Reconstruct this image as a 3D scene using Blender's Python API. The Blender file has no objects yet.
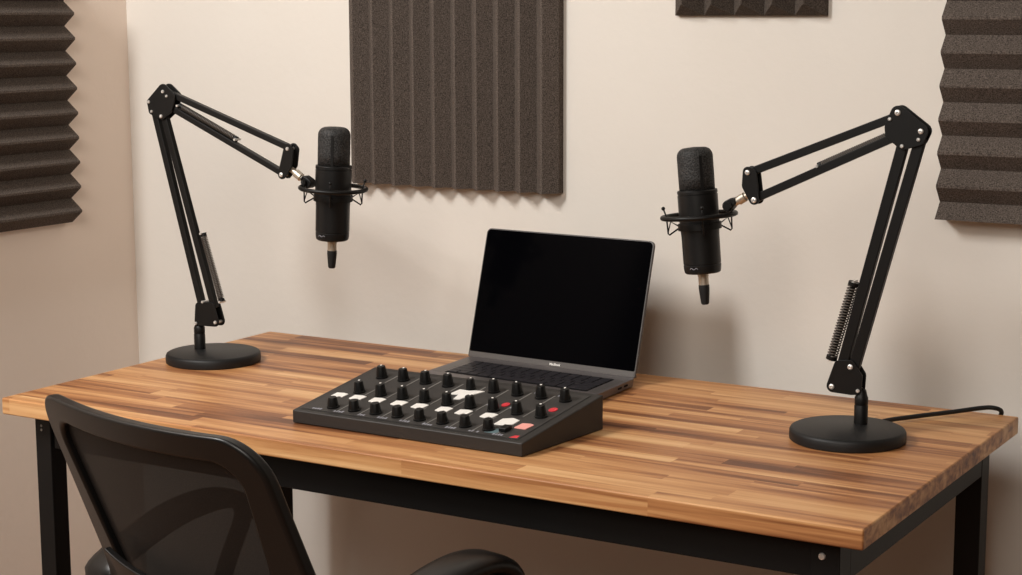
import bpy, bmesh, math, random
from math import sin, cos, pi, radians
from mathutils import Vector, Matrix
random.seed(7)
scn = bpy.context.scene
col = scn.collection

# ------------------------------------------------------------------ materials
def new_mat(name):
    m = bpy.data.materials.new(name); m.use_nodes = True
    nt = m.node_tree
    return m, nt, nt.nodes['Principled BSDF']

def srgb(r, g, b):
    f = lambda c: (c/255/12.92) if c/255 <= .04045 else ((c/255+.055)/1.055)**2.4
    return (f(r), f(g), f(b), 1)

def plain(name, c, rough=.5, metal=0., spec=.5, bump=0, bscale=400, vary=0):
    m, nt, b = new_mat(name)
    b.inputs['Base Color'].default_value = c
    b.inputs['Roughness'].default_value = rough
    b.inputs['Metallic'].default_value = metal
    b.inputs['Specular IOR Level'].default_value = spec
    tc = nt.nodes.new('ShaderNodeTexCoord')
    no = nt.nodes.new('ShaderNodeTexNoise'); no.inputs['Scale'].default_value = bscale
    nt.links.new(tc.outputs['Object'], no.inputs['Vector'])
    if bump:
        bp = nt.nodes.new('ShaderNodeBump'); bp.inputs['Strength'].default_value = bump
        bp.inputs['Distance'].default_value = .001
        nt.links.new(no.outputs['Fac'], bp.inputs['Height']); nt.links.new(bp.outputs['Normal'], b.inputs['Normal'])
    mr = nt.nodes.new('ShaderNodeMapRange')
    mr.inputs['To Min'].default_value = max(0, rough-.05-vary); mr.inputs['To Max'].default_value = min(1, rough+.05+vary)
    nt.links.new(no.outputs['Fac'], mr.inputs['Value']); nt.links.new(mr.outputs['Result'], b.inputs['Roughness'])
    return m

def wall_mat(name, c1, c2):
    m, nt, b = new_mat(name)
    tc = nt.nodes.new('ShaderNodeTexCoord')
    n1 = nt.nodes.new('ShaderNodeTexNoise'); n1.inputs['Scale'].default_value = 5; n1.inputs['Detail'].default_value = 6
    n2 = nt.nodes.new('ShaderNodeTexNoise'); n2.inputs['Scale'].default_value = 60; n2.inputs['Detail'].default_value = 5
    for n in (n1, n2): nt.links.new(tc.outputs['Object'], n.inputs['Vector'])
    mx = nt.nodes.new('ShaderNodeMix'); mx.data_type = 'RGBA'
    mx.inputs['A'].default_value = c1; mx.inputs['B'].default_value = c2
    nt.links.new(n1.outputs['Fac'], mx.inputs['Factor']); nt.links.new(mx.outputs['Result'], b.inputs['Base Color'])
    bp = nt.nodes.new('ShaderNodeBump'); bp.inputs['Strength'].default_value = .12; bp.inputs['Distance'].default_value = .004
    nt.links.new(n2.outputs['Fac'], bp.inputs['Height']); nt.links.new(bp.outputs['Normal'], b.inputs['Normal'])
    b.inputs['Roughness'].default_value = .8; b.inputs['Specular IOR Level'].default_value = .25
    return m

def foam_mat(name, c1, c2):
    m, nt, b = new_mat(name)
    tc = nt.nodes.new('ShaderNodeTexCoord')
    n1 = nt.nodes.new('ShaderNodeTexNoise'); n1.inputs['Scale'].default_value = 520; n1.inputs['Detail'].default_value = 3
    nt.links.new(tc.outputs['Object'], n1.inputs['Vector'])
    cr = nt.nodes.new('ShaderNodeValToRGB')
    cr.color_ramp.elements[0].position = .34; cr.color_ramp.elements[0].color = c1
    cr.color_ramp.elements[1].position = .70; cr.color_ramp.elements[1].color = c2
    nt.links.new(n1.outputs['Fac'], cr.inputs['Fac']); nt.links.new(cr.outputs['Color'], b.inputs['Base Color'])
    bp = nt.nodes.new('ShaderNodeBump'); bp.inputs['Strength'].default_value = .5; bp.inputs['Distance'].default_value = .002
    nt.links.new(n1.outputs['Fac'], bp.inputs['Height']); nt.links.new(bp.outputs['Normal'], b.inputs['Normal'])
    b.inputs['Roughness'].default_value = .95; b.inputs['Specular IOR Level'].default_value = .1
    return m

def wood_mat():
    m, nt, b = new_mat('butcher_block_wood')
    N, Lk = nt.nodes.new, nt.links.new
    def math_(op, a, bb=None):
        n = N('ShaderNodeMath'); n.operation = op
        for i, v in enumerate((a, bb)):
            if v is None: continue
            if isinstance(v, (int, float)): n.inputs[i].default_value = v
            else: Lk(v, n.inputs[i])
        return n.outputs[0]
    tc = N('ShaderNodeTexCoord'); sp = N('ShaderNodeSeparateXYZ'); Lk(tc.outputs['Object'], sp.inputs[0])
    x, y, z = sp.outputs
    # gently wandering strips along x
    wob = N('ShaderNodeTexNoise'); wob.inputs['Scale'].default_value = 1.0
    mp0 = N('ShaderNodeMapping'); mp0.inputs['Scale'].default_value = (2.2, 9, 1); Lk(tc.outputs['Object'], mp0.inputs[0]); Lk(mp0.outputs[0], wob.inputs['Vector'])
    row = math_('FLOOR', math_('DIVIDE', y, .029))
    wn = N('ShaderNodeTexWhiteNoise'); wn.noise_dimensions = '1D'; Lk(row, wn.inputs['W'])
    ln = math_('ADD', math_('MULTIPLY', wn.outputs['Value'], .22), .26)
    seg = math_('FLOOR', math_('DIVIDE', math_('ADD', x, math_('MULTIPLY', wn.outputs['Value'], 7.3)), ln))
    cmb = N('ShaderNodeCombineXYZ'); Lk(row, cmb.inputs[0]); Lk(seg, cmb.inputs[1])
    wn2 = N('ShaderNodeTexWhiteNoise'); wn2.noise_dimensions = '3D'; Lk(cmb.outputs[0], wn2.inputs['Vector'])
    # grain: stretched noise, shifted per board
    off = N('ShaderNodeVectorMath'); off.operation = 'ADD'
    sc = N('ShaderNodeVectorMath'); sc.operation = 'SCALE'; Lk(wn2.outputs['Color'], sc.inputs[0]); sc.inputs['Scale'].default_value = 5
    Lk(tc.outputs['Object'], off.inputs[0]); Lk(sc.outputs[0], off.inputs[1])
    mp1 = N('ShaderNodeMapping'); mp1.inputs['Scale'].default_value = (2.3, 40, 75); Lk(off.outputs[0], mp1.inputs[0])
    g1 = N('ShaderNodeTexNoise'); g1.inputs['Scale'].default_value = 1; g1.inputs['Detail'].default_value = 4; g1.inputs['Distortion'].default_value = .7; Lk(mp1.outputs[0], g1.inputs['Vector'])
    mp2 = N('ShaderNodeMapping'); mp2.inputs['Scale'].default_value = (1.2, 20, 60); Lk(tc.outputs['Object'], mp2.inputs[0])
    g2 = N('ShaderNodeTexNoise'); g2.inputs['Scale'].default_value = 1; g2.inputs['Detail'].default_value = 3; g2.inputs['Distortion'].default_value = .5; Lk(mp2.outputs[0], g2.inputs['Vector'])
    mp3 = N('ShaderNodeMapping'); mp3.inputs['Scale'].default_value = (8, 240, 160); Lk(off.outputs[0], mp3.inputs[0])
    g3 = N('ShaderNodeTexNoise'); g3.inputs['Scale'].default_value = 1; g3.inputs['Detail'].default_value = 4; Lk(mp3.outputs[0], g3.inputs['Vector'])
    s1 = math_('MULTIPLY', wn2.outputs['Value'], .20)
    s2 = math_('MULTIPLY', g1.outputs['Fac'], .62)
    s3 = math_('MULTIPLY', g2.outputs['Fac'], .58)
    s4 = math_('MULTIPLY', g3.outputs['Fac'], .12)
    t = math_('ADD', math_('ADD', s1, s2), math_('ADD', s3, s4))
    cr = N('ShaderNodeValToRGB'); e = cr.color_ramp.elements
    e[0].position = .53; e[0].color = srgb(104, 62, 36)
    e[1].position = .96; e[1].color = srgb(226, 180, 128)
    for p, c in ((.63, (143, 91, 55)), (.72, (180, 124, 78)), (.82, (205, 152, 101))):
        k = e.new(p); k.color = srgb(*c)
    Lk(t, cr.inputs['Fac']); Lk(cr.outputs['Color'], b.inputs['Base Color'])
    b.inputs['Roughness'].default_value = .42; b.inputs['Specular IOR Level'].default_value = .35
    bp = N('ShaderNodeBump'); bp.inputs['Strength'].default_value = .08; bp.inputs['Distance'].default_value = .001
    Lk(g3.outputs['Fac'], bp.inputs['Height']); Lk(bp.outputs['Normal'], b.inputs['Normal'])
    return m

def mesh_mat(name, scale, dark, light, alpha=0.0):
    """woven mesh: fine two-way waves, optionally a little see-through"""
    m, nt, b = new_mat(name)
    tc = nt.nodes.new('ShaderNodeTexCoord')
    vo = nt.nodes.new('ShaderNodeTexVoronoi'); vo.inputs['Scale'].default_value = scale
    nt.links.new(tc.outputs['Object'], vo.inputs['Vector'])
    cr = nt.nodes.new('ShaderNodeValToRGB')
    cr.color_ramp.elements[0].position = .25; cr.color_ramp.elements[0].color = dark
    cr.color_ramp.elements[1].position = .7; cr.color_ramp.elements[1].color = light
    nt.links.new(vo.outputs['Distance'], cr.inputs['Fac']); nt.links.new(cr.outputs['Color'], b.inputs['Base Color'])
    b.inputs['Roughness'].default_value = .6; b.inputs['Specular IOR Level'].default_value = .3
    if alpha:
        b.inputs['Alpha'].default_value = 1-alpha
    else:
        bp = nt.nodes.new('ShaderNodeBump'); bp.inputs['Strength'].default_value = .6; bp.inputs['Distance'].default_value = .001
        nt.links.new(vo.outputs['Distance'], bp.inputs['Height']); nt.links.new(bp.outputs['Normal'], b.inputs['Normal'])
    return m

M = dict(
    wall=wall_mat('beige_plaster', srgb(224, 218, 210), srgb(219, 212, 203)),
    wall2=wall_mat('lightened_plaster', srgb(247, 232, 219), srgb(242, 226, 212)),  # left wall plaster, colour lightened to stand in for light it lacks
    floor=plain('floor_brown', srgb(126, 88, 60), .6, bump=.2, bscale=30),
    wood=wood_mat(),
    steel=plain('black_powder_steel', (.006, .0055, .0053, 1), .5, spec=.25, bump=.1, bscale=900),
    boom=plain('black_boom_metal', (.0052, .0048, .0046, 1), .45, spec=.28),
    base=plain('black_base_metal', (.0085, .0085, .0088, 1), .5, spec=.35, bump=.1, bscale=1500),
    spring=plain('dark_spring_wire', (.11, .095, .082, 1), .4, metal=.5),
    chrome=plain('bright_bolt', (.80, .78, .75, 1), .3, metal=.65),
    silver=plain('warm_silver', (.60, .53, .44, 1), .42, metal=.85),
    micbody=plain('black_mic_satin', (.0062, .006, .006, 1), .4, spec=.35),
    grille=mesh_mat('mic_grille', 430, (.007, .007, .007, 1), (.042, .040, .039, 1)),
    rubber=plain('black_rubber', (.010, .010, .010, 1), .55, spec=.35),
    foam=foam_mat('charcoal_foam', srgb(60, 53, 49), srgb(116, 105, 97)),
    foamd=foam_mat('dark_charcoal_foam', srgb(54, 48, 44), srgb(106, 96, 88)),
    mixbody=plain('mixer_charcoal', srgb(43, 40, 38), .5, spec=.4, bump=.1, bscale=1200),
    mixface=plain('mixer_face', srgb(55, 52, 50), .55, spec=.35, bump=.1, bscale=1200),
    groove=plain('mixer_groove', srgb(30, 28, 27), .6),
    knob=plain('black_knob', (.004, .004, .004, 1), .38, spec=.3),
    white=plain('white_pad', srgb(238, 234, 228), .5),
    line=plain('grey_print', srgb(122, 118, 113), .6),
    mark=plain('pale_print', srgb(150, 150, 158), .6),
    red=plain('red_button', srgb(214, 52, 62), .45),
    pink=plain('pink_button', srgb(240, 165, 155), .5),
    teal=plain('teal_print', srgb(92, 112, 116), .6),
    alu=plain('space_grey_alu', srgb(112, 106, 106), .42, metal=.55, spec=.4),
    bezel=plain('grey_bezel', srgb(92, 88, 86), .4, metal=.3),
    edge=plain('light_edge', srgb(80, 77, 76), .45, metal=.3),
    screen=plain('black_glass', (.0012, .0012, .0018, 1), .10, spec=.02),
    key=plain('black_key', (.020, .018, .022, 1), .5, spec=.35),
    well=plain('key_well', (.003, .003, .0035, 1), .6, spec=.1),
    chairp=plain('black_chair_plastic', (.0065, .0060, .0058, 1), .36, spec=.42, bump=.08, bscale=1200),
    chairm=mesh_mat('black_chair_mesh', 620, (.006, .0048, .0042, 1), (.015, .012, .0105, 1), .03),
    chairs=plain('black_seat_fabric', (.015, .014, .014, 1), .85, spec=.2, bump=.4, bscale=700),
)

# ------------------------------------------------------------------ helpers
def link(name, bm, mat, parent=None, smooth=False, bevel=0, seg=2, subsurf=0, angle=None):
    me = bpy.data.meshes.new(name); bmesh.ops.recalc_face_normals(bm, faces=bm.faces)
    bm.to_mesh(me); bm.free()
    o = bpy.data.objects.new(name, me); col.objects.link(o)
    if mat: me.materials.append(mat)
    if smooth:
        for p in me.polygons: p.use_smooth = True
        if angle: me.set_sharp_from_angle(angle=radians(angle))
    if bevel:
        md = o.modifiers.new('bevel', 'BEVEL'); md.width = bevel; md.segments = seg; md.limit_method = 'ANGLE'; md.angle_limit = radians(35)
        for p in me.polygons: p.use_smooth = True
        md.harden_normals = True
    if subsurf:
        md = o.modifiers.new('sub', 'SUBSURF'); md.levels = subsurf; md.render_levels = subsurf
    if parent:
        o.parent = parent; o.matrix_parent_inverse = parent_inv(parent)
    return o
def parent_inv(p):
    m = Matrix.Identity(4); q = p; chain = []
    while q: chain.append(q); q = q.parent
    w = Matrix.Identity(4)
    for q in reversed(chain):
        w = w @ (q.matrix_parent_inverse if q.parent else Matrix.Identity(4)) @ Matrix.LocRotScale(q.location, q.rotation_euler, q.scale)
    return w.inverted()
def thing(name, label, cat, loc=(0, 0, 0), group=None):
    o = bpy.data.objects.new(name, None); col.objects.link(o); o.location = loc
    o.empty_display_size = .05
    return tag(o, label, cat, group)
def tag(o, label, cat, group=None):
    o['label'] = label; o['category'] = cat
    if group: o['group'] = group
    return o

def box(bm, x0, x1, y0, y1, z0, z1):
    v = [bm.verts.new((x, y, z)) for x in (x0, x1) for y in (y0, y1) for z in (z0, z1)]
    for f in ((0, 1, 3, 2), (4, 6, 7, 5), (0, 4, 5, 1), (2, 3, 7, 6), (0, 2, 6, 4), (1, 5, 7, 3)):
        bm.faces.new([v[i] for i in f])
def hexa(bm, c):
    """box from 8 corners: bottom 4 ccw, top 4 ccw"""
    v = [bm.verts.new(p) for p in c]
    for f in ((3, 2, 1, 0), (4, 5, 6, 7), (0, 1, 5, 4), (1, 2, 6, 5), (2, 3, 7, 6), (3, 0, 4, 7)):
        bm.faces.new([v[i] for i in f])
def lathe(bm, prof, mat=None, n=32, close=True):
    """revolve (r,z) profile about z; transformed by mat"""
    mat = mat or Matrix.Identity(4); rings = []
    for r, z in prof:
        if r <= 1e-6: rings.append([bm.verts.new(mat @ Vector((0, 0, z)))])
        else: rings.append([bm.verts.new(mat @ Vector((r*cos(2*pi*i/n), r*sin(2*pi*i/n), z))) for i in range(n)])
    for a, b in zip(rings, rings[1:]):
        for i in range(n):
            j = (i+1) % n
            if len(a) == 1 and len(b) == 1: continue
            if len(a) == 1: bm.faces.new((a[0], b[i], b[j]))
            elif len(b) == 1: bm.faces.new((a[i], a[j], b[0]))
            else: bm.faces.new((a[i], a[j], b[j], b[i]))
    if close:
        for r in (rings[0], rings[-1]):
            if len(r) > 2: bm.faces.new(r)
def frame_to(a, b):
    """matrix with origin a and z axis to b"""
    a, b = Vector(a), Vector(b); d = (b-a).normalized()
    q = d.to_track_quat('Z', 'Y'); return Matrix.Translation(a) @ q.to_matrix().to_4x4()
def rod(bm, a, b, r, n=14, r2=None):
    L_ = (Vector(b)-Vector(a)).length
    lathe(bm, [(r, 0), (r2 if r2 else r, L_)], frame_to(a, b), n)
def tube(bm, pts, r, n=10, closed=False, scale_y=1):
    pts = [Vector(p) for p in pts]; k = len(pts); rings = []; up = None
    for i, p in enumerate(pts):
        if closed: d = pts[(i+1) % k]-pts[i-1]
        else: d = pts[min(i+1, k-1)]-pts[max(i-1, 0)]
        d.normalize()
        if up is None: up = Vector((0, 0, 1)) if abs(d.z) < .9 else Vector((1, 0, 0))
        s = d.cross(up).normalized(); up = s.cross(d).normalized()
        rr = r[i] if isinstance(r, (list, tuple)) else r
        rings.append([bm.verts.new(p + rr*(cos(2*pi*j/n)*s + sin(2*pi*j/n)*scale_y*up)) for j in range(n)])
    m = k if closed else k-1
    for i in range(m):
        a, b = rings[i], rings[(i+1) % k]
        for j in range(n):
            bm.faces.new((a[j], a[(j+1) % n], b[(j+1) % n], b[j]))
    if not closed:
        bm.faces.new(rings[0]); bm.faces.new(rings[-1])
def spline(pts, n=8):
    pts = [Vector(p) for p in pts]; out = []
    P = [pts[0]*2-pts[1]] + pts + [pts[-1]*2-pts[-2]]
    for i in range(1, len(P)-2):
        for k in range(n):
            t = k/n; a, b, c, d = P[i-1], P[i], P[i+1], P[i+2]
            out.append(.5*((2*b)+(c-a)*t+(2*a-5*b+4*c-d)*t*t+(3*b-a-3*c+d)*t**3))
    out.append(pts[-1]); return out
def hull2d(circles, n=20):
    p = sorted({(round(x+r*cos(2*pi*k/n), 6), round(z+r*sin(2*pi*k/n), 6)) for x, z, r in circles for k in range(n)})
    cr = lambda o, a, b: (a[0]-o[0])*(b[1]-o[1])-(a[1]-o[1])*(b[0]-o[0])
    def half(p):
        h = []
        for q in p:
            while len(h) > 1 and cr(h[-2], h[-1], q) <= 0: h.pop()
            h.append(q)
        return h[:-1]
    return half(p)+half(p[::-1])
def plate(bm, circles, y0, y1):
    """rounded flat plate in the x-z plane"""
    h = hull2d(circles)
    a = [bm.verts.new((x, y0, z)) for x, z in h]; b = [bm.verts.new((x, y1, z)) for x, z in h]
    bm.faces.new(a); bm.faces.new(b)
    for i in range(len(h)):
        j = (i+1) % len(h); bm.faces.new((a[i], a[j], b[j], b[i]))
def bar(bm, a, b, w, y0, y1):
    """flat bar of width w between two (x,z) points"""
    ax, az = a; bx, bz = b; L_ = math.hypot(bx-ax, bz-az); nx, nz = -(bz-az)/L_*w/2, (bx-ax)/L_*w/2
    c = [(ax+nx, az+nz), (bx+nx, bz+nz), (bx-nx, bz-nz), (ax-nx, az-nz)]
    hexa(bm, [(x, y0, z) for x, z in c]+[(x, y1, z) for x, z in c])

# ------------------------------------------------------------------ setting
YW, XW = .82, -.46
def struct(name, bm, mat):
    o = link(name, bm, mat); o['kind'] = 'structure'; return o
bm = bmesh.new(); box(bm, XW-.1, 3.6, YW, YW+.1, 0, 2.7); struct('wall_back', bm, M['wall'])
bm = bmesh.new(); box(bm, XW-.1, XW, -1.2, YW, 0, 2.7); struct('wall_left', bm, M['wall2'])
bm = bmesh.new(); box(bm, XW-.1, 3.6, -3.2, YW+.1, -.1, 0); struct('floor', bm, M['floor'])

# ------------------------------------------------------------------ acoustic foam
def foam_panel(name, label, mat, mapf, length, width, pitch, count, base, depth, start_half=False, hip=0, tipr=.0022):
    """mapf(s,t,d) -> world; s across the ridges, t along them, d out of the wall"""
    bm = bmesh.new()
    prof = []                                   # (s,d) front profile
    s = 0.0
    if start_half: prof += [(0, base+depth)]; s = pitch/2; prof += [(s, base)]
    else: prof += [(0, base)]
    for i in range(count):
        prof += [(s+pitch/2-tipr, base+depth-tipr*.8), (s+pitch/2+tipr, base+depth-tipr*.8), (s+pitch, base)]; s += pitch
    T = [hip, length]
    rows = []
    for t in T:
        row = []
        for (u, d) in prof:
            row.append(bm.verts.new(mapf(u, t, d)))
        rows.append(row)
    for a, b in zip(rows, rows[1:]):
        for i in range(len(prof)-1): bm.faces.new((a[i], a[i+1], b[i+1], b[i]))
    front = rows[0]
    if hip:                                     # sloping triangular ends, one per ridge
        foot = {i: bm.verts.new(mapf(u, 0, base)) for i, (u, d) in enumerate(prof) if d == base}
        for i in range(0, len(prof)-1, 3):
            a, b = foot[i], foot[i+3]
            bm.faces.new((a, rows[0][i], rows[0][i+1])); bm.faces.new((b, rows[0][i+2], rows[0][i+3])); bm.faces.new((a, rows[0][i+1], rows[0][i+2], b))
        front = [foot[i] for i in sorted(foot)]; sides = [prof[i][0] for i in sorted(foot)]
        fb = [bm.verts.new(mapf(u, 0, 0)) for u in sides]
    else: fb = [bm.verts.new(mapf(u, 0, 0)) for u, d in prof]
    rb = [bm.verts.new(mapf(u, length, 0)) for u, d in prof]
    for F_, B_ in ((front, fb), (rows[-1], rb)):
        for i in range(len(F_)-1): bm.faces.new((F_[i], F_[i+1], B_[i+1], B_[i]))
    bm.faces.new([fb[0], fb[-1], rb[-1], rb[0]])
    for e in (0, -1): bm.faces.new(([front[e]] if hip else [])+[rows[0][e], rows[-1][e], rb[e], fb[e]])
    return tag(link(name, bm, mat), label, 'acoustic panel')
foam_panel('acoustic_foam_panel', 'large brown-grey foam panel with upright wedges on the back wall above the laptop', M['foam'],
           lambda s, t, d: (.131+s, YW-d, 1.044+t), .458, .466, .0466, 10, .017, .026)
foam_panel('acoustic_foam_panel', 'small dark foam panel with five upright ridges at the top edge of the photo', M['foamd'],
           lambda s, t, d: (.825+s, YW-d, 1.3655+t), .264, .277, .0553, 5, .010, .036, hip=.018, tipr=.001)
foam_panel('acoustic_foam_panel', 'dark foam panel with level ridges on the back wall behind the right boom arm', M['foam'],
           lambda s, t, d: (1.307+t, YW-d, 1.0405+s), .48, .48, .0535, 8, .019, .025, start_half=True)
foam_panel('acoustic_foam_panel', 'dark foam panel with level ridges on the left side wall', M['foam'],
           lambda s, t, d: (XW+d, .622-t, .949+s), .5, .5, .0497, 10, .016, .030)

# ------------------------------------------------------------------ desk
W, D, H, T = 1.4752, .70, .75, .0276
desk = thing('desk', 'long butcher-block wooden desk on a black steel frame along the back wall', 'desk', (W/2, D/2, 0))
bm = bmesh.new(); box(bm, 0, W, 0, D, H-T, H); link('tabletop', bm, M['wood'], desk, bevel=.0028, seg=3)
ZA = .667
legs = [(.043, .030, .034), (W-.080, .030, .04), (.024, .650, .036), (W-.080, .650, .04)]
for x, y, lw in legs:
    bm = bmesh.new(); box(bm, x, x+lw, y, y+lw, 0.006, H-T)
    lg = link('leg', bm, M['steel'], desk, bevel=.0015)
    bm = bmesh.new(); box(bm, x+.002, x+lw-.002, y+.002, y+lw-.002, 0, .007); link('foot_cap', bm, M['rubber'], lg)
def apron(x0, x1, y0, y1, ZA=.667):
    bm = bmesh.new(); box(bm, x0, x1, y0, y1, ZA, H-T); link('apron', bm, M['steel'], desk, bevel=.0015)
apron(.081, W-.080, .034, .064)
apron(.058, W-.080, .655, .685)
apron(.048, .078, .070, .650)
apron(W-.075, W-.0405, .070, .650, .660)
for x, z in ((1.4115, .698),):
    bm = bmesh.new(); lathe(bm, [(.0048, 0), (.0048, .001), (.0040, .0024), (0, .0030)], frame_to((x, .0302, z), (x, 0, z)), 20)
    link('bolt', bm, M['chrome'], desk, smooth=True, angle=40)
for z in (.7035, .6965):
    bm = bmesh.new(); lathe(bm, [(.0022, 0), (.0022, .0007), (0, .0011)], frame_to((.0575, .0302, z), (.0575, 0, z)), 16)
    link('bolt', bm, M['line'], desk, smooth=True, angle=40)

# ------------------------------------------------------------------ boom arms
def boom(nm, label, yp, base_c, pole_xz, low, lowplate, lowbolts, elbow, elbolts, upper, headplate, headbolts, springs, swivel, knuckle, ring, tilt, wl, wu):
    root = thing('boom_arm_stand', label, 'microphone stand', (base_c[0], base_c[1], H))
    Y = lambda x, z, dy=0: (x, yp+dy, z)
    bm = bmesh.new()
    lathe(bm, [(0, 0), (.083, 0), (.0848, .0015), (.0852, .006), (.0848, .0135), (.0832, .0168), (.080, .0183), (.0, .0190)], Matrix.Translation((base_c[0], base_c[1], H)), 72)
    link('base', bm, M['base'], root, smooth=True, angle=40)
    # pole: thick socket, thinner pin that enters the bracket
    px, pz1 = pole_xz
    bm = bmesh.new()
    lathe(bm, [(.0102, H+.018), (.0102, H+.046), (.0096, H+.047), (.0096, H+.048), (.0100, H+.049), (.0100, H+.058), (.0088, H+.0605), (.0066, pz1-.002), (0, pz1)],
          Matrix.Translation((px, yp, 0)), 28)
    pole = link('pole', bm, M['boom'], root, smooth=True, angle=40)
    # bars
    for (a, b) in low:
        bm = bmesh.new(); bar(bm, a, b, wl, yp-.0055, yp+.0055); link('arm_bar', bm, M['boom'], root, bevel=.0012)
    for (a, b) in upper:
        bm = bmesh.new(); bar(bm, a, b, wu, yp-.0055, yp+.0055); link('arm_bar', bm, M['boom'], root, bevel=.0012)
    # plates in front of and behind the bars
    for name, circ, bolts in (('lower_bracket', lowplate, lowbolts), ('elbow_plate', elbow, elbolts), ('head_plate', headplate, headbolts)):
        for k, (y0, y1) in enumerate(((-.0095, -.0065), (.0065, .0095))):
            bm = bmesh.new(); plate(bm, circ, yp+y0, yp+y1); po = link(name, bm, M['boom'], root, bevel=.0006)
            if k == 0:
                for x, z, r in bolts:
                    bm = bmesh.new()
                    lathe(bm, [(r, 0), (r, .0012), (r*.75, .0022), (r*.35, .0024), (r*.3, .0014), (0, .0014)], frame_to((x, yp-.0094, z), (x, yp-1, z)), 16)
                    link('bolt', bm, M['chrome'], po, smooth=True, angle=40)
        for x, z, r in bolts[:3]:        # spacers tie the two plates together
            bm = bmesh.new(); rod(bm, (x, yp-.0068, z), (x, yp+.0068, z), r*.9); link('spacer', bm, M['chrome'], root, smooth=True, angle=40)
    # springs
    for (a, b, r, turns, yo) in springs:
        A, B = Vector((a[0], yp+yo, a[1])), Vector((b[0], yp+yo, b[1])); fm = frame_to(A, B); Ln = (B-A).length
        bm = bmesh.new(); n = turns*10
        tube(bm, [fm @ Vector((r*cos(2*pi*i/10), r*sin(2*pi*i/10), Ln*(.05+.9*i/n))) for i in range(n+1)], .0012, 5)
        sp = link('spring', bm, M['spring'], root, smooth=True)
        bm = bmesh.new(); rod(bm, A, B, r*.55, 10); link('spring_core', bm, M['boom'], sp, smooth=True, angle=40)
        for q, dd in ((A, B-A), (B, A-B)):
            bm = bmesh.new(); rod(bm, q, q+dd.normalized()*Ln*.045, r*1.15, 12); link('spring_cap', bm, M['boom'], sp, smooth=True, angle=40)
            bm = bmesh.new(); rod(bm, (q.x, yp-.008, q.z), (q.x, yp+.0085, q.z), .0022, 10); link('spring_pin', bm, M['chrome'], sp, smooth=True, angle=40)
    # swivel and knuckle
    (x0, z0), (x1, z1) = swivel
    bm = bmesh.new(); a = Vector((x0, yp, z0)); b = Vector((x1, yp, z1)); Ln = (b-a).length
    lathe(bm, [(.0052, -.006), (.0052, Ln*.25), (.0074, Ln*.3), (.0074, Ln*.75), (.0055, Ln*.8), (.0055, Ln)], frame_to(a, b), 20)
    link('swivel', bm, M['silver'], root, smooth=True, angle=40)
    rx, rz = ring; kx, kz = knuckle
    sg = 1 if rx > kx else -1
    bm = bmesh.new()
    plate(bm, [(kx-.003*sg, kz+.004, .0068), (kx+.004*sg, kz-.002, .0085)], yp-.0085, yp+.0085)
    kn = link('knuckle', bm, M['boom'], root, bevel=.002)
    bm = bmesh.new(); rod(bm, (kx, yp-.013, kz), (kx, yp+.013, kz), .005, 14); link('clamp_screw', bm, M['boom'], kn, smooth=True, angle=40)
    # shock mount
    tm = Matrix.Translation((rx, yp, rz)) @ Matrix.Rotation(tilt, 4, 'Y')
    bm = bmesh.new(); tube(bm, [tm @ Vector((.0562*cos(2*pi*i/64), .0562*sin(2*pi*i/64), 0)) for i in range(64)], .0037, 10, closed=True)
    rg = link('shock_mount_ring', bm, M['boom'], root, smooth=True)
    bm = bmesh.new(); lathe(bm, [(.0316, -.021), (.0335, -.021), (.0335, -.011), (.0316, -.011), (.0316, -.021)], tm, 40, close=False)
    link('inner_clamp', bm, M['boom'], root, smooth=True, angle=40)
    for k in range(4):
        an = radians(31+90*k)
        R_ = lambda r, z, da=0: tm @ Vector((r*cos(an+da), r*sin(an+da), z))
        bm = bmesh.new()
        tube(bm, [R_(.0540, .0150), R_(.0500, .002), R_(.0490, -.024), R_(.0475, -.0265), R_(.0330, -.0175)], .0013, 8)
        tube(bm, [R_(.0490, -.022), R_(.0440, -.006), R_(.0335, -.0130)], .0011, 8)
        bmesh.ops.create_uvsphere(bm, u_segments=10, v_segments=8, radius=.0030, matrix=Matrix.Translation(R_(.0540, .0150)))
        link('elastic_hook', bm, M['boom'], rg, smooth=True)
    return root

boom('left', 'black boom arm stand at the left back corner of the desk', .416, (.1015, .4115), (.0665, .8165),
     low=[((-.0215, 1.1975), (.0765, .845)), ((.0005, 1.190), (.1050, .847))],
     lowplate=[(.0740, .848, .0080), (.103, .850, .0080), (.1105, .8235, .0090), (.098, .8215, .0075), (.0715, .8215, .0080)],
     lowbolts=[(.0670, .8170, .0030), (.1125, .8225, .0034), (.084, .8575, .0026)],
     elbow=[(-.0268, 1.2136, .0062), (.0061, 1.2345, .0125), (.0245, 1.2240, .0095), (.0185, 1.2040, .0085), (.0010, 1.1905, .0080), (-.0219, 1.199, .0080)],
     elbolts=[(-.0280, 1.2140, .0030), (.0061, 1.2332, .0032), (.0002, 1.189, .0034), (-.0219, 1.197, .0026), (.0148, 1.2254, .0026)],
     upper=[((.0100, 1.2320), (.2849, 1.1415)), ((.0180, 1.2045), (.2699, 1.0965))],
     headplate=[(.2849, 1.1415, .0085), (.2900, 1.1390, .0065), (.2865, 1.113, .0062), (.2710, 1.0965, .0085)],
     headbolts=[(.2849, 1.1410, .0034), (.2699, 1.0958, .0040)],
     springs=[((.0815, .9810), (.1210, .8600), .0052, 38, 0), ((.0360, 1.2085), (.166, 1.1525), .0042, 38, .001)],
     swivel=((.2870, 1.1040), (.3120, 1.0880)), knuckle=(.3195, 1.0850), ring=(.374, 1.0763), tilt=radians(2.7), wl=.0125, wu=.0108)
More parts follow.
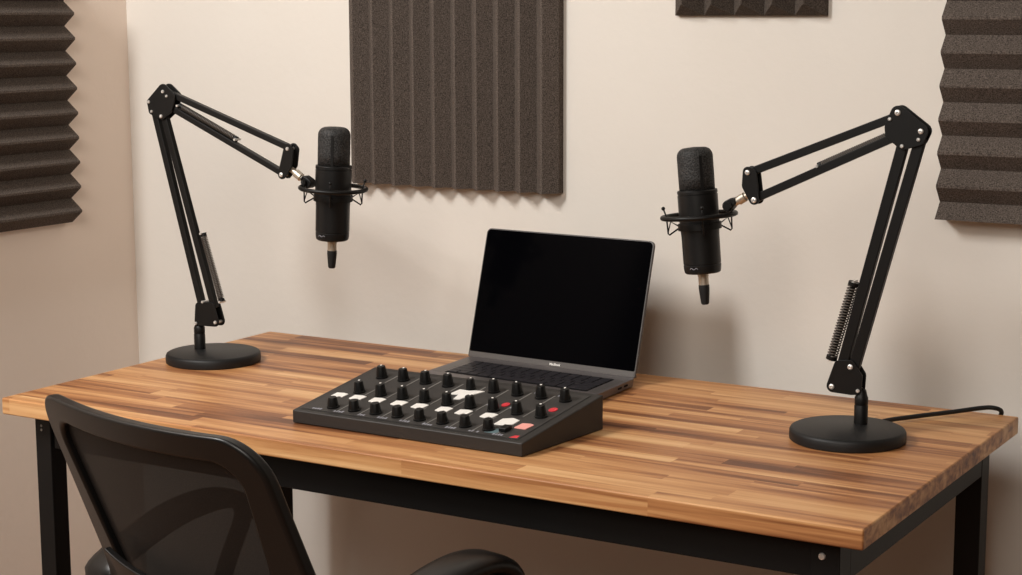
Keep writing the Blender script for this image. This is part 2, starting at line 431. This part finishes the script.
boom('right', 'black boom arm stand at the right end of the desk with cable behind', .457, (1.2975, .4250), (1.3060, .822),
     low=[((1.3575, 1.1835), (1.2755, .852)), ((1.3835, 1.1945), (1.2935, .850))],
     lowplate=[(1.2735, .8540, .0085), (1.2900, .8560, .0085), (1.3010, .8400, .0085), (1.3005, .8210, .0080), (1.2930, .8190, .0070), (1.2640, .8225, .0095)],
     lowbolts=[(1.2909, .8541, .0042), (1.2629, .8217, .0042), (1.3035, .8195, .0030)],
     elbow=[(1.3511, 1.2290, .0110), (1.3850, 1.2040, .0112), (1.3825, 1.1930, .0090), (1.3600, 1.1850, .0080), (1.3425, 1.2000, .0095), (1.3405, 1.2080, .0085)],
     elbolts=[(1.3511, 1.2301, .0044), (1.3858, 1.2044, .0040), (1.3589, 1.1824, .0030), (1.3397, 1.2204, .0028), (1.3827, 1.1925, .0028)],
     upper=[((1.3440, 1.2230), (1.1235, 1.1345)), ((1.3440, 1.1940), (1.1340, 1.0960))],
     headplate=[(1.1217, 1.1350, .0080), (1.1290, 1.1330, .0070), (1.1225, 1.115, .0100), (1.1328, 1.0945, .0085)],
     headbolts=[(1.1217, 1.1343, .0040), (1.1328, 1.0933, .0044)],
     springs=[((1.2905, .9800), (1.2580, .8610), .0074, 26, -.001), ((1.2300, 1.1480), (1.337, 1.1975), .0046, 36, .001)],
     swivel=((1.1210, 1.1010), (1.0990, 1.0870)), knuckle=(1.0925, 1.0835), ring=(1.0386, 1.0637), tilt=radians(-5.3), wl=.0160, wu=.0122)

# ------------------------------------------------------------------ microphones
def mic(label, loc, tilt, spin, group=None):
    root = thing('microphone', label, 'microphone', loc)
    tm = Matrix.Translation(loc) @ Matrix.Rotation(tilt, 4, 'Y') @ Matrix.Rotation(spin, 4, 'Z')
    bm = bmesh.new()
    lathe(bm, [(0, -.0885), (.0255, -.0885), (.0278, -.0865), (.0286, -.082), (.0290, -.0755), (.0283, -.0748), (.0283, -.0738), (.0290, -.0730), (.0292, -.030),
               (.0300, -.020), (.0308, -.006), (.0309, .0325), (.0300, .0332), (.0300, .0340), (.0310, .0345), (.0310, .0385), (.0300, .0398), (0, .0398)], tm, 48)
    body = link('body', bm, M['micbody'], root, smooth=True, angle=35)
    bm = bmesh.new()
    prof = [(.0274, .0396), (.0276, .06), (.0276, .091)]
    for k in range(1, 7):
        a = k/6*pi/2; prof.append((.0276-.013+.013*cos(a), .091+.0135*sin(a)))
    prof.append((0, .1055)); lathe(bm, prof, tm, 48)
    gr = link('grille', bm, M['grille'], root, smooth=True)
    for sg in (1, -1):                     # frame strap up each side of the head
        bm = bmesh.new()
        hexa(bm, [tm @ Vector(p) for p in [(sg*.0268, -.0022, .040), (sg*.0284, -.0022, .040), (sg*.0284, .0022, .040), (sg*.0268, .0022, .040),
                                           (sg*.0268, -.0022, .0925), (sg*.0284, -.0022, .0925), (sg*.0284, .0022, .0925), (sg*.0268, .0022, .0925)]])
        link('grille_strap', bm, M['micbody'], gr)
    bm = bmesh.new()
    lathe(bm, [(.0085, -.0884), (.0085, -.094), (.0078, -.0945), (.0078, -.1075), (0, -.1075)], tm, 24)
    con = link('connector', bm, M['silver'], root, smooth=True, angle=35); con['label'] = 'warm silver connector collar'
    bm = bmesh.new()
    lathe(bm, [(.0082, -.1070), (.0084, -.112), (.0078, -.120), (.0062, -.136), (.0045, -.1378), (0, -.1380)], tm, 24)
    link('plug', bm, M['rubber'], root, smooth=True, angle=35)
    # small pale maker's squiggle low on the body, facing the front
    tl = Matrix.Translation(loc) @ Matrix.Rotation(tilt, 4, 'Y')
    bm = bmesh.new(); pts = []
    for k in range(15):
        u = k/14; an = radians(-84+26*u-22); zz = -.0805+.0016*sin(u*9)+.0022*u*(1-u)*3
        pts.append(tl @ Vector((.0294*cos(an), .0294*sin(an), zz)))
    tube(bm, pts, .00045, 6); lg = link('maker_mark', bm, M['mark'], body); lg['label'] = 'small pale mark near the lower rim'
    return root
mic('black condenser microphone with mesh head hanging upright in the left boom arm', (.374, .416, 1.0763), radians(2.7), radians(-60))
mic('black condenser microphone with mesh head leaning in the right boom arm beside the laptop', (1.0386, .457, 1.0637), radians(-5.3), radians(-48))

# ------------------------------------------------------------------ cable
bm = bmesh.new()
tube(bm, spline([(1.306, .500, .7565), (1.316, .545, .7565), (1.348, .598, .7565), (1.388, .648, .758), (1.424, .683, .7615), (1.440, .692, .761), (1.447, .703, .754), (1.440, .7125, .738), (1.424, .718, .705), (1.408, .722, .66), (1.402, .724, .55), (1.400, .724, .30), (1.40, .72, .06), (1.36, .70, .006)], 8), .0036, 10)
tag(link('power_cable', bm, M['rubber'], smooth=True), 'black cable running from the right stand base over the back edge of the desk', 'cable')

# ------------------------------------------------------------------ laptop
LX0, LX1, LY0, LY1, LZ0, LZ1 = .5205, .8605, .372, .612, .752, .7655
lap = thing('laptop', 'open space-grey laptop with a blank black screen behind the mixing console', 'laptop', ((LX0+LX1)/2, .5, H))
def rrect(bm, x0, x1, y0, y1, z0, z1, r, n=5, taper=0):
    c = []
    for cx, cy, a0 in ((x1-r, y1-r, 0), (x0+r, y1-r, 90), (x0+r, y0+r, 180), (x1-r, y0+r, 270)):
        for k in range(n+1):
            a = radians(a0+90*k/n); c.append((cx+r*cos(a), cy+r*sin(a)))
    mx, my = (x0+x1)/2, (y0+y1)/2
    lo = [bm.verts.new((mx+(x-mx)*(1-taper), my+(y-my)*(1-taper), z0)) for x, y in c]; hi = [bm.verts.new((x, y, z1)) for x, y in c]
    bm.faces.new(lo); bm.faces.new(hi); k = len(c)
    for i in range(k): bm.faces.new((lo[i], lo[(i+1) % k], hi[(i+1) % k], hi[i]))
bm = bmesh.new(); rrect(bm, LX0, LX1, LY0, LY1, LZ0, LZ1, .010, taper=.012)
base = link('base', bm, M['alu'], lap, bevel=.0008)
for x in (LX0+.03, LX1-.03):
    for y in (LY0+.03, LY1-.03):
        bm = bmesh.new(); lathe(bm, [(.006, H), (.006, LZ0+.0004)], Matrix.Translation((x, y, 0)), 16); link('rubber_foot', bm, M['rubber'], base)
kx0, kx1, ky0, ky1 = LX0+.031, LX1-.025, .474, .580
bm = bmesh.new(); rrect(bm, kx0, kx1, ky0, ky1, LZ1-.0005, LZ1+.0002, .003); well = link('keyboard_bed', bm, M['well'], base); well['label'] = 'black keyboard bed'
rows = [(.0096, 14), (.0185, 14), (.0185, 14), (.0185, 13), (.0185, 12), (.0185, 8)]
yy = ky1-.0015
for dy, n in rows:
    kw = [1.0]*n
    if n == 13: kw = [1.6]+[1]*11+[1.6]
    if n == 12: kw = [2.1]+[1]*10+[2.1]
    if n == 8: kw = [1, 1, 1, 1.2, 5.4, 1.2, 1, 2]
    sc = (kx1-kx0-.003)/sum(kw); xx = kx0+.0015
    for w in kw:
        bm = bmesh.new(); rrect(bm, xx+.0012, xx+w*sc-.0012, yy-dy+.0012+.0008, yy-.0008, LZ1+.0001, LZ1+.0013, .0015, 3); link('key', bm, M['key'], base)
        xx += w*sc
    yy -= dy-.0006
for x0, x1 in ((LX0+.008, LX0+.025), (LX1-.020, LX1-.008)):
    bm = bmesh.new(); box(bm, x0, x1, ky0, ky1, LZ1-.0003, LZ1+.00015); link('speaker_grille', bm, M['bezel'], base)
bm = bmesh.new(); rrect(bm, .62, .76, .380, .466, LZ1-.0003, LZ1+.00015, .004); link('trackpad', bm, M['bezel'], base)
bm = bmesh.new(); box(bm, LX1-.0012, LX1+.0002, .568, .580, .7575, .7605); box(bm, LX1-.0012, LX1+.0002, .545, .557, .7575, .7605); link('port', bm, M['well'], base)
bm = bmesh.new(); rod(bm, (LX0+.02, .6125, .7610), (LX1-.02, .6125, .7610), .0042, 16); link('hinge', bm, M['well'], base, smooth=True, angle=40)
# the base stands a little askew on the desk
def askew(o):
    for v in o.data.vertices:
        x, y = (v.co.x-LX0)/(LX1-LX0), v.co.y-LY1
        v.co.x += -.034*y + .0015*x; v.co.y += .0045-.0195*x
for o in list(base.children)+[base]: askew(o)
# lid: built flat in local coords (u along x, v up the lid, w = thickness towards the back)
LH = .2335
LWd = .3438; ex = Vector((.341, -.0195, 0)).normalized(); ez = Vector((0, .0615, .217)).normalized(); ez = (ez-ex*ez.dot(ex)).normalized(); ey = ez.cross(ex)
lm = Matrix((ex, ey, ez)).transposed().to_4x4(); lm.translation = (.5165, .6160, .7648)      # x along the hinge, z up the lid
def lidbox(x0, x1, z0, z1, y0, y1, r, n=5):
    b = bmesh.new(); c = []
    for cx, cz, a0 in ((x1-r, z1-r, 0), (x0+r, z1-r, 90), (x0+r*.3, z0+r*.3, 180), (x1-r*.3, z0+r*.3, 270)):
        rr = r if a0 < 180 else r*.3
        for k in range(n+1):
            a = radians(a0+90*k/n); c.append((cx+rr*cos(a), cz+rr*sin(a)))
    A = [b.verts.new(lm @ Vector((x, y0, z))) for x, z in c]; B = [b.verts.new(lm @ Vector((x, y1, z))) for x, z in c]
    b.faces.new(A); b.faces.new(B); k = len(c)
    for i in range(k): b.faces.new((A[i], A[(i+1) % k], B[(i+1) % k], B[i]))
    return b
lid = link('lid', lidbox(0, LWd, 0, LH, 0, .0058, .009), M['edge'], lap, bevel=.0007)
bz = link('chin', lidbox(.002, LWd-.002, .001, .0118, -.0004, .001, .003), M['bezel'], lid); bz['label'] = 'grey strip below the screen'
sc_ = link('screen', lidbox(.0022, LWd-.0022, .0108, LH-.0022, -.0006, .001, .0075), M['screen'], lid); sc_['label'] = 'blank black glass screen'
cu = bpy.data.curves.new('lettering', 'FONT'); cu.body = 'MacBook'; cu.size = .0058; cu.align_x = 'CENTER'; cu.extrude = .0001; cu.offset = .00016
to = bpy.data.objects.new('lettering_source', cu); col.objects.link(to)
bpy.context.view_layer.update()
me = bpy.data.meshes.new_from_object(to.evaluated_get(bpy.context.evaluated_depsgraph_get())); bpy.data.objects.remove(to)
me.transform(lm @ Matrix.Translation((LWd*.535, -.0007, .0036)) @ Matrix.Rotation(pi/2, 4, 'X'))
lo_ = bpy.data.objects.new('lettering', me); col.objects.link(lo_); me.materials.append(M['white']); lo_.parent = lid; lo_.matrix_parent_inverse = parent_inv(lid)
lo_['label'] = 'small white lettering below the screen'

# ------------------------------------------------------------------ mixing console
mix = thing('mixing_console', 'dark wedge-shaped audio mixing console with rows of black knobs in front of the laptop', 'audio mixer', (.74, .2, H))
QF = [Vector((.525, .0977, 0)), Vector((.9385, .0915, 0)), Vector((.9585, .2985, 0)), Vector((.538, .2999, 0))]
zf, zb = .7708, .8040
def mp(u, v, h=0):
    p = (QF[0]*(1-u)+QF[1]*u)*(1-v)+(QF[3]*(1-u)+QF[2]*u)*v
    return Vector((p.x, p.y-h*.13, zf+(zb-zf)*v+h))
bm = bmesh.new()
hexa(bm, [(q.x, q.y, H+.0006) for q in QF]+[mp(0, 0), mp(1, 0), mp(1, 1), mp(0, 1)])
mbody = link('body', bm, M['mixbody'], mix, bevel=.0022, seg=3)
for u, v in ((.06, .1), (.94, .1), (.06, .9), (.94, .9)):
    p = mp(u, v); bm = bmesh.new(); lathe(bm, [(.007, H), (.007, H+.002)], Matrix.Translation((p.x, p.y, 0)), 16); link('rubber_foot', bm, M['rubber'], mix)
def slab(u0, u1, v0, v1, h0, h1, pts=None):
    b = bmesh.new(); q = pts or [(u0, v0), (u1, v0), (u1, v1), (u0, v1)]
    A = [b.verts.new(mp(u, v, h0)) for u, v in q]; B = [b.verts.new(mp(u, v, h1)) for u, v in q]; k = len(q)
    b.faces.new(A); b.faces.new(B)
    for i in range(k): b.faces.new((A[i], A[(i+1) % k], B[(i+1) % k], B[i]))
    return b
link('face_groove', slab(.025, .968, .035, .955, -.001, .0003), M['groove'], mix)
link('faceplate', slab(.0285, .9645, .05, .94, -.001, .0008), M['mixface'], mix)
# printed lines between the channels and small printed captions
bm = bmesh.new()
def strip(bm, u, v0, v1, w):
    c = [(u-w, v0), (u+w, v0), (u+w, v1), (u-w, v1)]
    vs = [bm.verts.new(mp(a, b, .0008+h)) for h in (0, .0003) for a, b in c]
    for f in ((0, 1, 2, 3), (4, 5, 6, 7), (0, 1, 5, 4), (1, 2, 6, 5), (2, 3, 7, 6), (3, 0, 4, 7)): bm.faces.new([vs[i] for i in f])
for i in range(9):
    u = .158+.0985*i
    if i < 8:
        strip(bm, u+.020, .07, .36, .0020); strip(bm, u+.012, .42, .66, .0020); strip(bm, u, .70, .86, .0026)
ln_ = link('printed_lines', bm, M['line'], mix); ln_['label'] = 'pale printed lines between the knob columns'
bm = bmesh.new()
for i in range(9):
    for k in range(4):
        u = .070+.0985*i+k*.011
        if random.random() < .85: strip(bm, u, .064, .064+.018+.014*random.random(), .0035)
    if random.random() < .7: strip(bm, .075+.0985*i, .86, .885, .006)
    if random.random() < .7: strip(bm, .078+.0985*i, .54, .565, .005)
cp = link('printed_captions', bm, M['mark'], mix); cp['label'] = 'tiny pale printed captions below the front knobs'
KUR = ([.135+.0972*i for i in range(9)], [.127+.0988*i for i in range(9)], [.107+.1002*i for i in range(9)])
kn = 0
for r, (v, hh, rr) in enumerate(((.140, .0165, .0100), (.470, .0182, .0100), (.800, .0192, .0101))):
    for i, u in enumerate(KUR[r]):
        if r == 0 and i == 8: continue
        p = mp(u, v, .0006); s_ = .86 if (r == 2 and i == 4) else 1
        bm = bmesh.new()
        tm = Matrix.Translation(p) @ Matrix.Rotation(radians(7.6), 4, 'X') @ Matrix.Rotation(random.random()*6, 4, 'Z')
        n = 24; rings = []
        for (q, z, fl) in ((1.0, 0, 0), (1.0, .0025, 0), (.90, .0030, .05), (.70, hh-.0012, .05), (.62, hh, 0), (0, hh+.0002, 0)):
            if q == 0: rings.append([bm.verts.new(tm @ Vector((0, 0, z*s_)))]); continue
            rings.append([bm.verts.new(tm @ Vector((rr*s_*q*(1-fl*(k % 2))*cos(2*pi*k/n), rr*s_*q*(1-fl*(k % 2))*sin(2*pi*k/n), z*s_))) for k in range(n)])
        for a, b in zip(rings, rings[1:]):
            for k in range(n):
                j = (k+1) % n
                bm.faces.new((a[k], a[j], b[0]) if len(b) == 1 else (a[k], a[j], b[j], b[k]))
        bm.faces.new(rings[0])
        ko = link('knob', bm, M['knob'], mix, smooth=True, angle=35)
        # white bar: knob mark doubling as a painted highlight on the rear left edge
        td = Matrix.Translation(p) @ Matrix.Rotation(radians(7.6), 4, 'X') @ Matrix.Rotation(radians(118+random.uniform(-14, 14)), 4, 'Z')
        w = .0015*s_
        bm = bmesh.new()
        if r > 0:
            q0, q1, q2 = rr*.20*s_, rr*.64*s_, rr*.74*s_
            z1, z2 = hh*s_, (hh-.004)*s_
            prof = [(q0, z1+.0002), (q1, z1+.0002), (q2+.0002, z2), (q2-.0014, z2), (q1-.001, z1-.0006), (q0, z1-.0006)]
            A = [bm.verts.new(td @ Vector((x, -w, z))) for x, z in prof]; B = [bm.verts.new(td @ Vector((x, w, z))) for x, z in prof]
            bm.faces.new(A); bm.faces.new(B)
            for k in range(6): bm.faces.new((A[k], A[(k+1) % 6], B[(k+1) % 6], B[k]))
            po = link('pointer_glint', bm, M['white'], ko); po['label'] = 'white knob mark with painted highlight'
        else: bm.free()
def pad(pts, mat, label, h=.0022):
    o = link('pad_button', slab(0, 0, 0, 0, .0006, h, pts), mat, mix, bevel=.0004, seg=1); o['label'] = label
for i, u in enumerate((.074, .158, .248, .346, .437, .543, .628, .735)):
    a, b = .022, .028
    pad([(u-a, .32), (u+.005, .31), (u+.012, .34), (u+b, .325), (u+b+.004, .395), (u+.01, .405), (u-a, .395)], M['white'], 'white pad behind a front knob')
pad([(.805, .22), (.845, .235), (.872, .27), (.872, .345), (.838, .37), (.805, .335)], M['white'], 'white rounded pad near the front right')
pad([(.470, .64), (.505, .655), (.515, .56), (.540, .57), (.562, .70), (.580, .77), (.545, .765), (.520, .745), (.478, .75)], M['white'], 'large white star-shaped pad between the knobs')
pad([(.893, .215), (.940, .215), (.946, .30), (.930, .315), (.897, .305)], M['pink'], 'pale pink pad near the front right corner')
def cpad(u, v, ru, rv, mat, label):
    pad([(u+ru*cos(2*pi*k/12), v+rv*sin(2*pi*k/12)) for k in range(12)], mat, label)
cpad(.732, .585, .015, .035, M['red'], 'small red button beside the middle knobs')
cpad(.922, .605, .016, .036, M['red'], 'small red button near the right edge')
pad([(.928, .055), (.957, .062), (.955, .105), (.938, .10)], M['red'], 'small red mark at the front right corner', .0012)
pad([(.815, .085), (.862, .085), (.868, .165), (.84, .18), (.815, .15)], M['teal'], 'dull teal patch at the front right', .0010)
# the odd one out at the front right: a low black rocker
bm = slab(.862, .892, .12, .20, .0006, .0070); link('rocker_switch', bm, M['knob'], mix, bevel=.0012)

# ------------------------------------------------------------------ office chair
AN = .2; CO = Vector((.6365, -.359, 0)); CR = Vector((cos(AN), -sin(AN), 0)); CF = Vector((sin(AN), cos(AN), 0))
def ch(a, b, z): return CO+CR*a+CF*b+Vector((0, 0, z))
def bsurf(a, z):
    b = .03*((a/.22)**2-1)+.40*(.86-z)
    if z < .62: b -= .9*(.62-z)**2*2.2
    return b
chair = thing('office_chair', 'black mesh-backed office chair with armrests pulled up to the desk front', 'chair', ch(0, .30, 0))
def outline(hw, ztop, zbot, rt, rb, wtop, n=10):
    """closed rounded outline in (a,z), right top first; sides waist in slightly"""
    pts = []
    def corner(ca, cz, r, a0):
        for k in range(n+1):
            an = radians(a0+90*k/n); pts.append((ca+r*cos(an), cz+r*sin(an)))
    def side(a0, z0, z1, m=8):
        for k in range(1, m): pts.append((a0, z0+(z1-z0)*k/m))
    corner(hw-rt, ztop-rt, rt, 0)
    for k in range(1, 14): pts.append(((hw-rt)*(1-2*k/14), ztop))
    corner(-(hw-rt), ztop-rt, rt, 90)
    side(-hw, ztop-rt, zbot+rb)
    corner(-(hw-rb), zbot+rb, rb, 180)
    for k in range(1, 14): pts.append((-(hw-rb)*(1-2*k/14), zbot))
    corner(hw-rb, zbot+rb, rb, 270)
    side(hw, zbot+rb, ztop-rt)
    out = []
    for a, z in pts:
        f = 1-wtop*max(0, (.80-z))/.3
        zz = z + (.010*(1-(a/hw)**2)*(-.4) if z > .7 else 0)
        out.append((a*f, zz))
    return out
oo = outline(.231, .871, .50, .060, .06, -.05); ii = outline(.190, .834, .545, .040, .05, .14)
bm = bmesh.new(); N_ = len(oo); L4 = []
for lst, off, grow in ((oo, -.004, 0), (ii, -.004, 0), (ii, .017, 0), (oo, .017, 0)):
    L4.append([bm.verts.new(ch(a, bsurf(a, z)+off, z)) for a, z in lst])
for k in range(4):
    A, B = L4[k], L4[(k+1) % 4]
    for i in range(N_): bm.faces.new((A[i], A[(i+1) % N_], B[(i+1) % N_], B[i]))
fr = link('backrest_frame', bm, M['chairp'], chair, bevel=.006, seg=4)
bm = bmesh.new()
cz = sum(z for a, z in ii)/N_; rings = []
for k in range(11):
    f = 1.02*(1-k/10)
    rings.append([bm.verts.new(ch(a*f, bsurf(a*f, cz+(z-cz)*f)+.008, cz+(z-cz)*f)) for a, z in ii] if k < 10 else [bm.verts.new(ch(0, bsurf(0, cz)+.008, cz))])
for A, B in zip(rings, rings[1:]):
    for i in range(N_):
        j = (i+1) % N_
        bm.faces.new((A[i], A[j], B[0]) if len(B) == 1 else (A[i], A[j], B[j], B[i]))
mp_ = link('mesh_panel', bm, M['chairm'], chair, smooth=True); mp_['label'] = 'black woven mesh back panel'
# lower shell behind the bottom of the frame
bm = bmesh.new(); G = []
for off in (-.024, -.012):
    g = []
    for k in range(25):
        a = -.160+.320*k/24; q = abs(a)/.160
        zt = .628+.020*q**3
        if q > .93: zt -= .0
        g.append([bm.verts.new(ch(a*(1-.25*j/6), bsurf(a, zt-(zt-.47)*j/6)+off, zt-(zt-.47)*j/6)) for j in range(7)])
    G.append(g)
for g in G:
    for k in range(24):
        for j in range(6): bm.faces.new((g[k][j], g[k+1][j], g[k+1][j+1], g[k][j+1]))
for k in range(24):
    for j in (0, 6): bm.faces.new((G[0][k][j], G[0][k+1][j], G[1][k+1][j], G[1][k][j]))
for j in range(6):
    for k in (0, 24): bm.faces.new((G[0][k][j], G[0][k][j+1], G[1][k][j+1], G[1][k][j]))
link('back_shell', bm, M['chairp'], chair, bevel=.003, seg=3)
# seat
bm = bmesh.new()
def seat_ring(f, z, sh=0): 
    pts = []
    for k in range(40):
        t = 2*pi*k/40; c, s = cos(t), sin(t); e = .45
        pts.append(bm.verts.new(ch(.245*f*math.copysign(abs(c)**e, c), .385+.225*f*math.copysign(abs(s)**e, s), z)))
    return pts
R5 = [seat_ring(.85, .405), seat_ring(.97, .415), seat_ring(1, .435), seat_ring(.985, .455), seat_ring(.92, .470), seat_ring(.6, .468), seat_ring(.2, .462)]
for A, B in zip(R5, R5[1:]):
    for i in range(40): bm.faces.new((A[i], A[(i+1) % 40], B[(i+1) % 40], B[i]))
bm.faces.new(R5[0]); bm.faces.new(R5[-1])
link('seat', bm, M['chairs'], chair, smooth=True)
# arms: arched pad on a bent post that bolts under the seat
for sg in (-1, 1):
    prof = [(.112, .560, .008), (.124, .585, .0120), (.175, .611, .0140), (.24, .636, .0145), (.30, .6465, .0145), (.345, .645, .0140), (.375, .635, .0125), (.390, .620, .0105), (.391, .606, .0085)]
    bm = bmesh.new(); pts = spline([ch(sg*.275, b, z+(.005 if sg > 0 else -.010)) for b, z, r in prof], 4)
    rr = []
    for i in range(len(pts)):
        t = i/4; k = min(int(t), len(prof)-2); rr.append(prof[k][2]*(1-(t-k))+prof[k+1][2]*(t-k))
    # flattened pad section: wide across, thin up
    n = 14; rings = []
    for i, p in enumerate(pts):
        d = (pts[min(i+1, len(pts)-1)]-pts[max(i-1, 0)]).normalized(); up = CR.cross(d).normalized()
        w = .034 if 2 < i < len(pts)-3 else .028
        rings.append([bm.verts.new(p+CR*w*math.copysign(abs(cos(2*pi*j/n))**.6, cos(2*pi*j/n))+up*rr[i]*math.copysign(abs(sin(2*pi*j/n))**.8, sin(2*pi*j/n))) for j in range(n)])
    for A, B in zip(rings, rings[1:]):
        for j in range(n): bm.faces.new((A[j], A[(j+1) % n], B[(j+1) % n], B[j]))
    bm.faces.new(rings[0]); bm.faces.new(rings[-1])
    arm = link('armrest', bm, M['chairp'], chair, smooth=True, angle=60)
    bm = bmesh.new()
    tube(bm, spline([ch(sg*.275, .387, .616), ch(sg*.277, .382, .585), ch(sg*.278, .35, .52), ch(sg*.268, .31, .43), ch(sg*.24, .30, .402), ch(sg*.12, .30, .398)], 6), .014, 12)
    tube(bm, spline([ch(sg*.275, .116, .562), ch(sg*.277, .124, .54), ch(sg*.277, .17, .48), ch(sg*.268, .25, .42), ch(sg*.24, .29, .402)], 6), .013, 12)
    link('arm_post', bm, M['chairp'], arm, smooth=True, angle=60)
# spine from shell to seat, mechanism, column, star base
bm = bmesh.new(); tube(bm, spline([ch(0, bsurf(0, .60)-.022, .60), ch(0, bsurf(0, .50)-.03, .50), ch(0, .13, .41), ch(0, .22, .385), ch(0, .34, .385)], 6), .024, 12, scale_y=.6)
link('back_spine', bm, M['chairp'], chair, smooth=True, angle=60)
bm = bmesh.new(); c = ch(0, .37, 0)
hexa(bm, [ch(a, b, .375) for a, b in ((-.08, .27), (.08, .27), (.08, .47), (-.08, .47))]+[ch(a, b, .408) for a, b in ((-.10, .25), (.10, .25), (.10, .49), (-.10, .49))])
link('tilt_mechanism', bm, M['chairp'], chair, bevel=.004)
bm = bmesh.new(); lathe(bm, [(.025, .10), (.025, .25), (.0145, .252), (.0145, .378)], Matrix.Translation((c.x, c.y, 0)), 28); link('gas_lift', bm, M['rubber'], chair, smooth=True, angle=40)
for k in range(5):
    an = 2*pi*k/5+.3; d = Vector((cos(an), sin(an), 0)); s = Vector((-sin(an), cos(an), 0)); o = Vector((c.x, c.y, 0))
    bm = bmesh.new()
    hexa(bm, [o+d*.02-s*.024+Vector((0, 0, .085)), o+d*.29-s*.014+Vector((0, 0, .062)), o+d*.29+s*.014+Vector((0, 0, .062)), o+d*.02+s*.024+Vector((0, 0, .085)),
              o+d*.02-s*.018+Vector((0, 0, .125)), o+d*.29-s*.011+Vector((0, 0, .082)), o+d*.29+s*.011+Vector((0, 0, .082)), o+d*.02+s*.018+Vector((0, 0, .125))])
    sp = link('base_spoke', bm, M['chairp'], chair, bevel=.004)
    bm = bmesh.new(); q = o+d*.275
    for t in (-.013, .013):
        rod(bm, q+s*(t-.008)+Vector((0, 0, .027)), q+s*(t+.008)+Vector((0, 0, .027)), .027, 22)
    rod(bm, q+Vector((0, 0, .027)), q+Vector((0, 0, .066)), .006, 12)
    link('caster', bm, M['rubber'], sp, smooth=True, angle=40)

# ------------------------------------------------------------------ light
def area(name, loc, target, sx, sy, power, colr):
    l = bpy.data.lights.new(name, 'AREA'); l.shape = 'RECTANGLE'; l.size = sx; l.size_y = sy; l.energy = power; l.color = colr
    o = bpy.data.objects.new(name, l); col.objects.link(o); o.location = loc
    o.rotation_euler = (Vector(target)-Vector(loc)).to_track_quat('-Z', 'Y').to_euler(); return o
area('key_softbox', (-.17, -1.22, 2.52), (.75, .5, .85), .46, .66, 47, (1, .99, .965))
area('added_fill', (1.55, -2.6, 2.45), (.2, .75, .95), 1.5, 1.3, 47, (1, .92, .83))  # added fill lamp without a visible source, lifts the left wall
w = bpy.data.worlds.new('room_world'); scn.world = w; w.use_nodes = True
bg = w.node_tree.nodes['Background']; bg.inputs['Color'].default_value = (1, .74, .52, 1); bg.inputs['Strength'].default_value = .07

# ------------------------------------------------------------------ camera
cam = bpy.data.cameras.new('camera'); co = bpy.data.objects.new('camera', cam); col.objects.link(co)
yaw, pitch, roll = .539806726, .156070356, -.00291235
f = Vector((-sin(yaw)*cos(pitch), cos(yaw)*cos(pitch), -sin(pitch))); r = Vector((cos(yaw), sin(yaw), 0)); u = r.cross(f)
r2 = cos(roll)*r+sin(roll)*u; u2 = -sin(roll)*r+cos(roll)*u
m = Matrix((r2, u2, -f)).transposed().to_4x4(); m.translation = (2.17617827, -2.00341868, 1.37687114)
co.matrix_world = m; cam.sensor_width = 36; cam.lens = 36*1767.112/1022; cam.clip_start = .05
scn.camera = co
scn.view_settings.view_transform = 'Standard'
scn.view_settings.look = 'None'
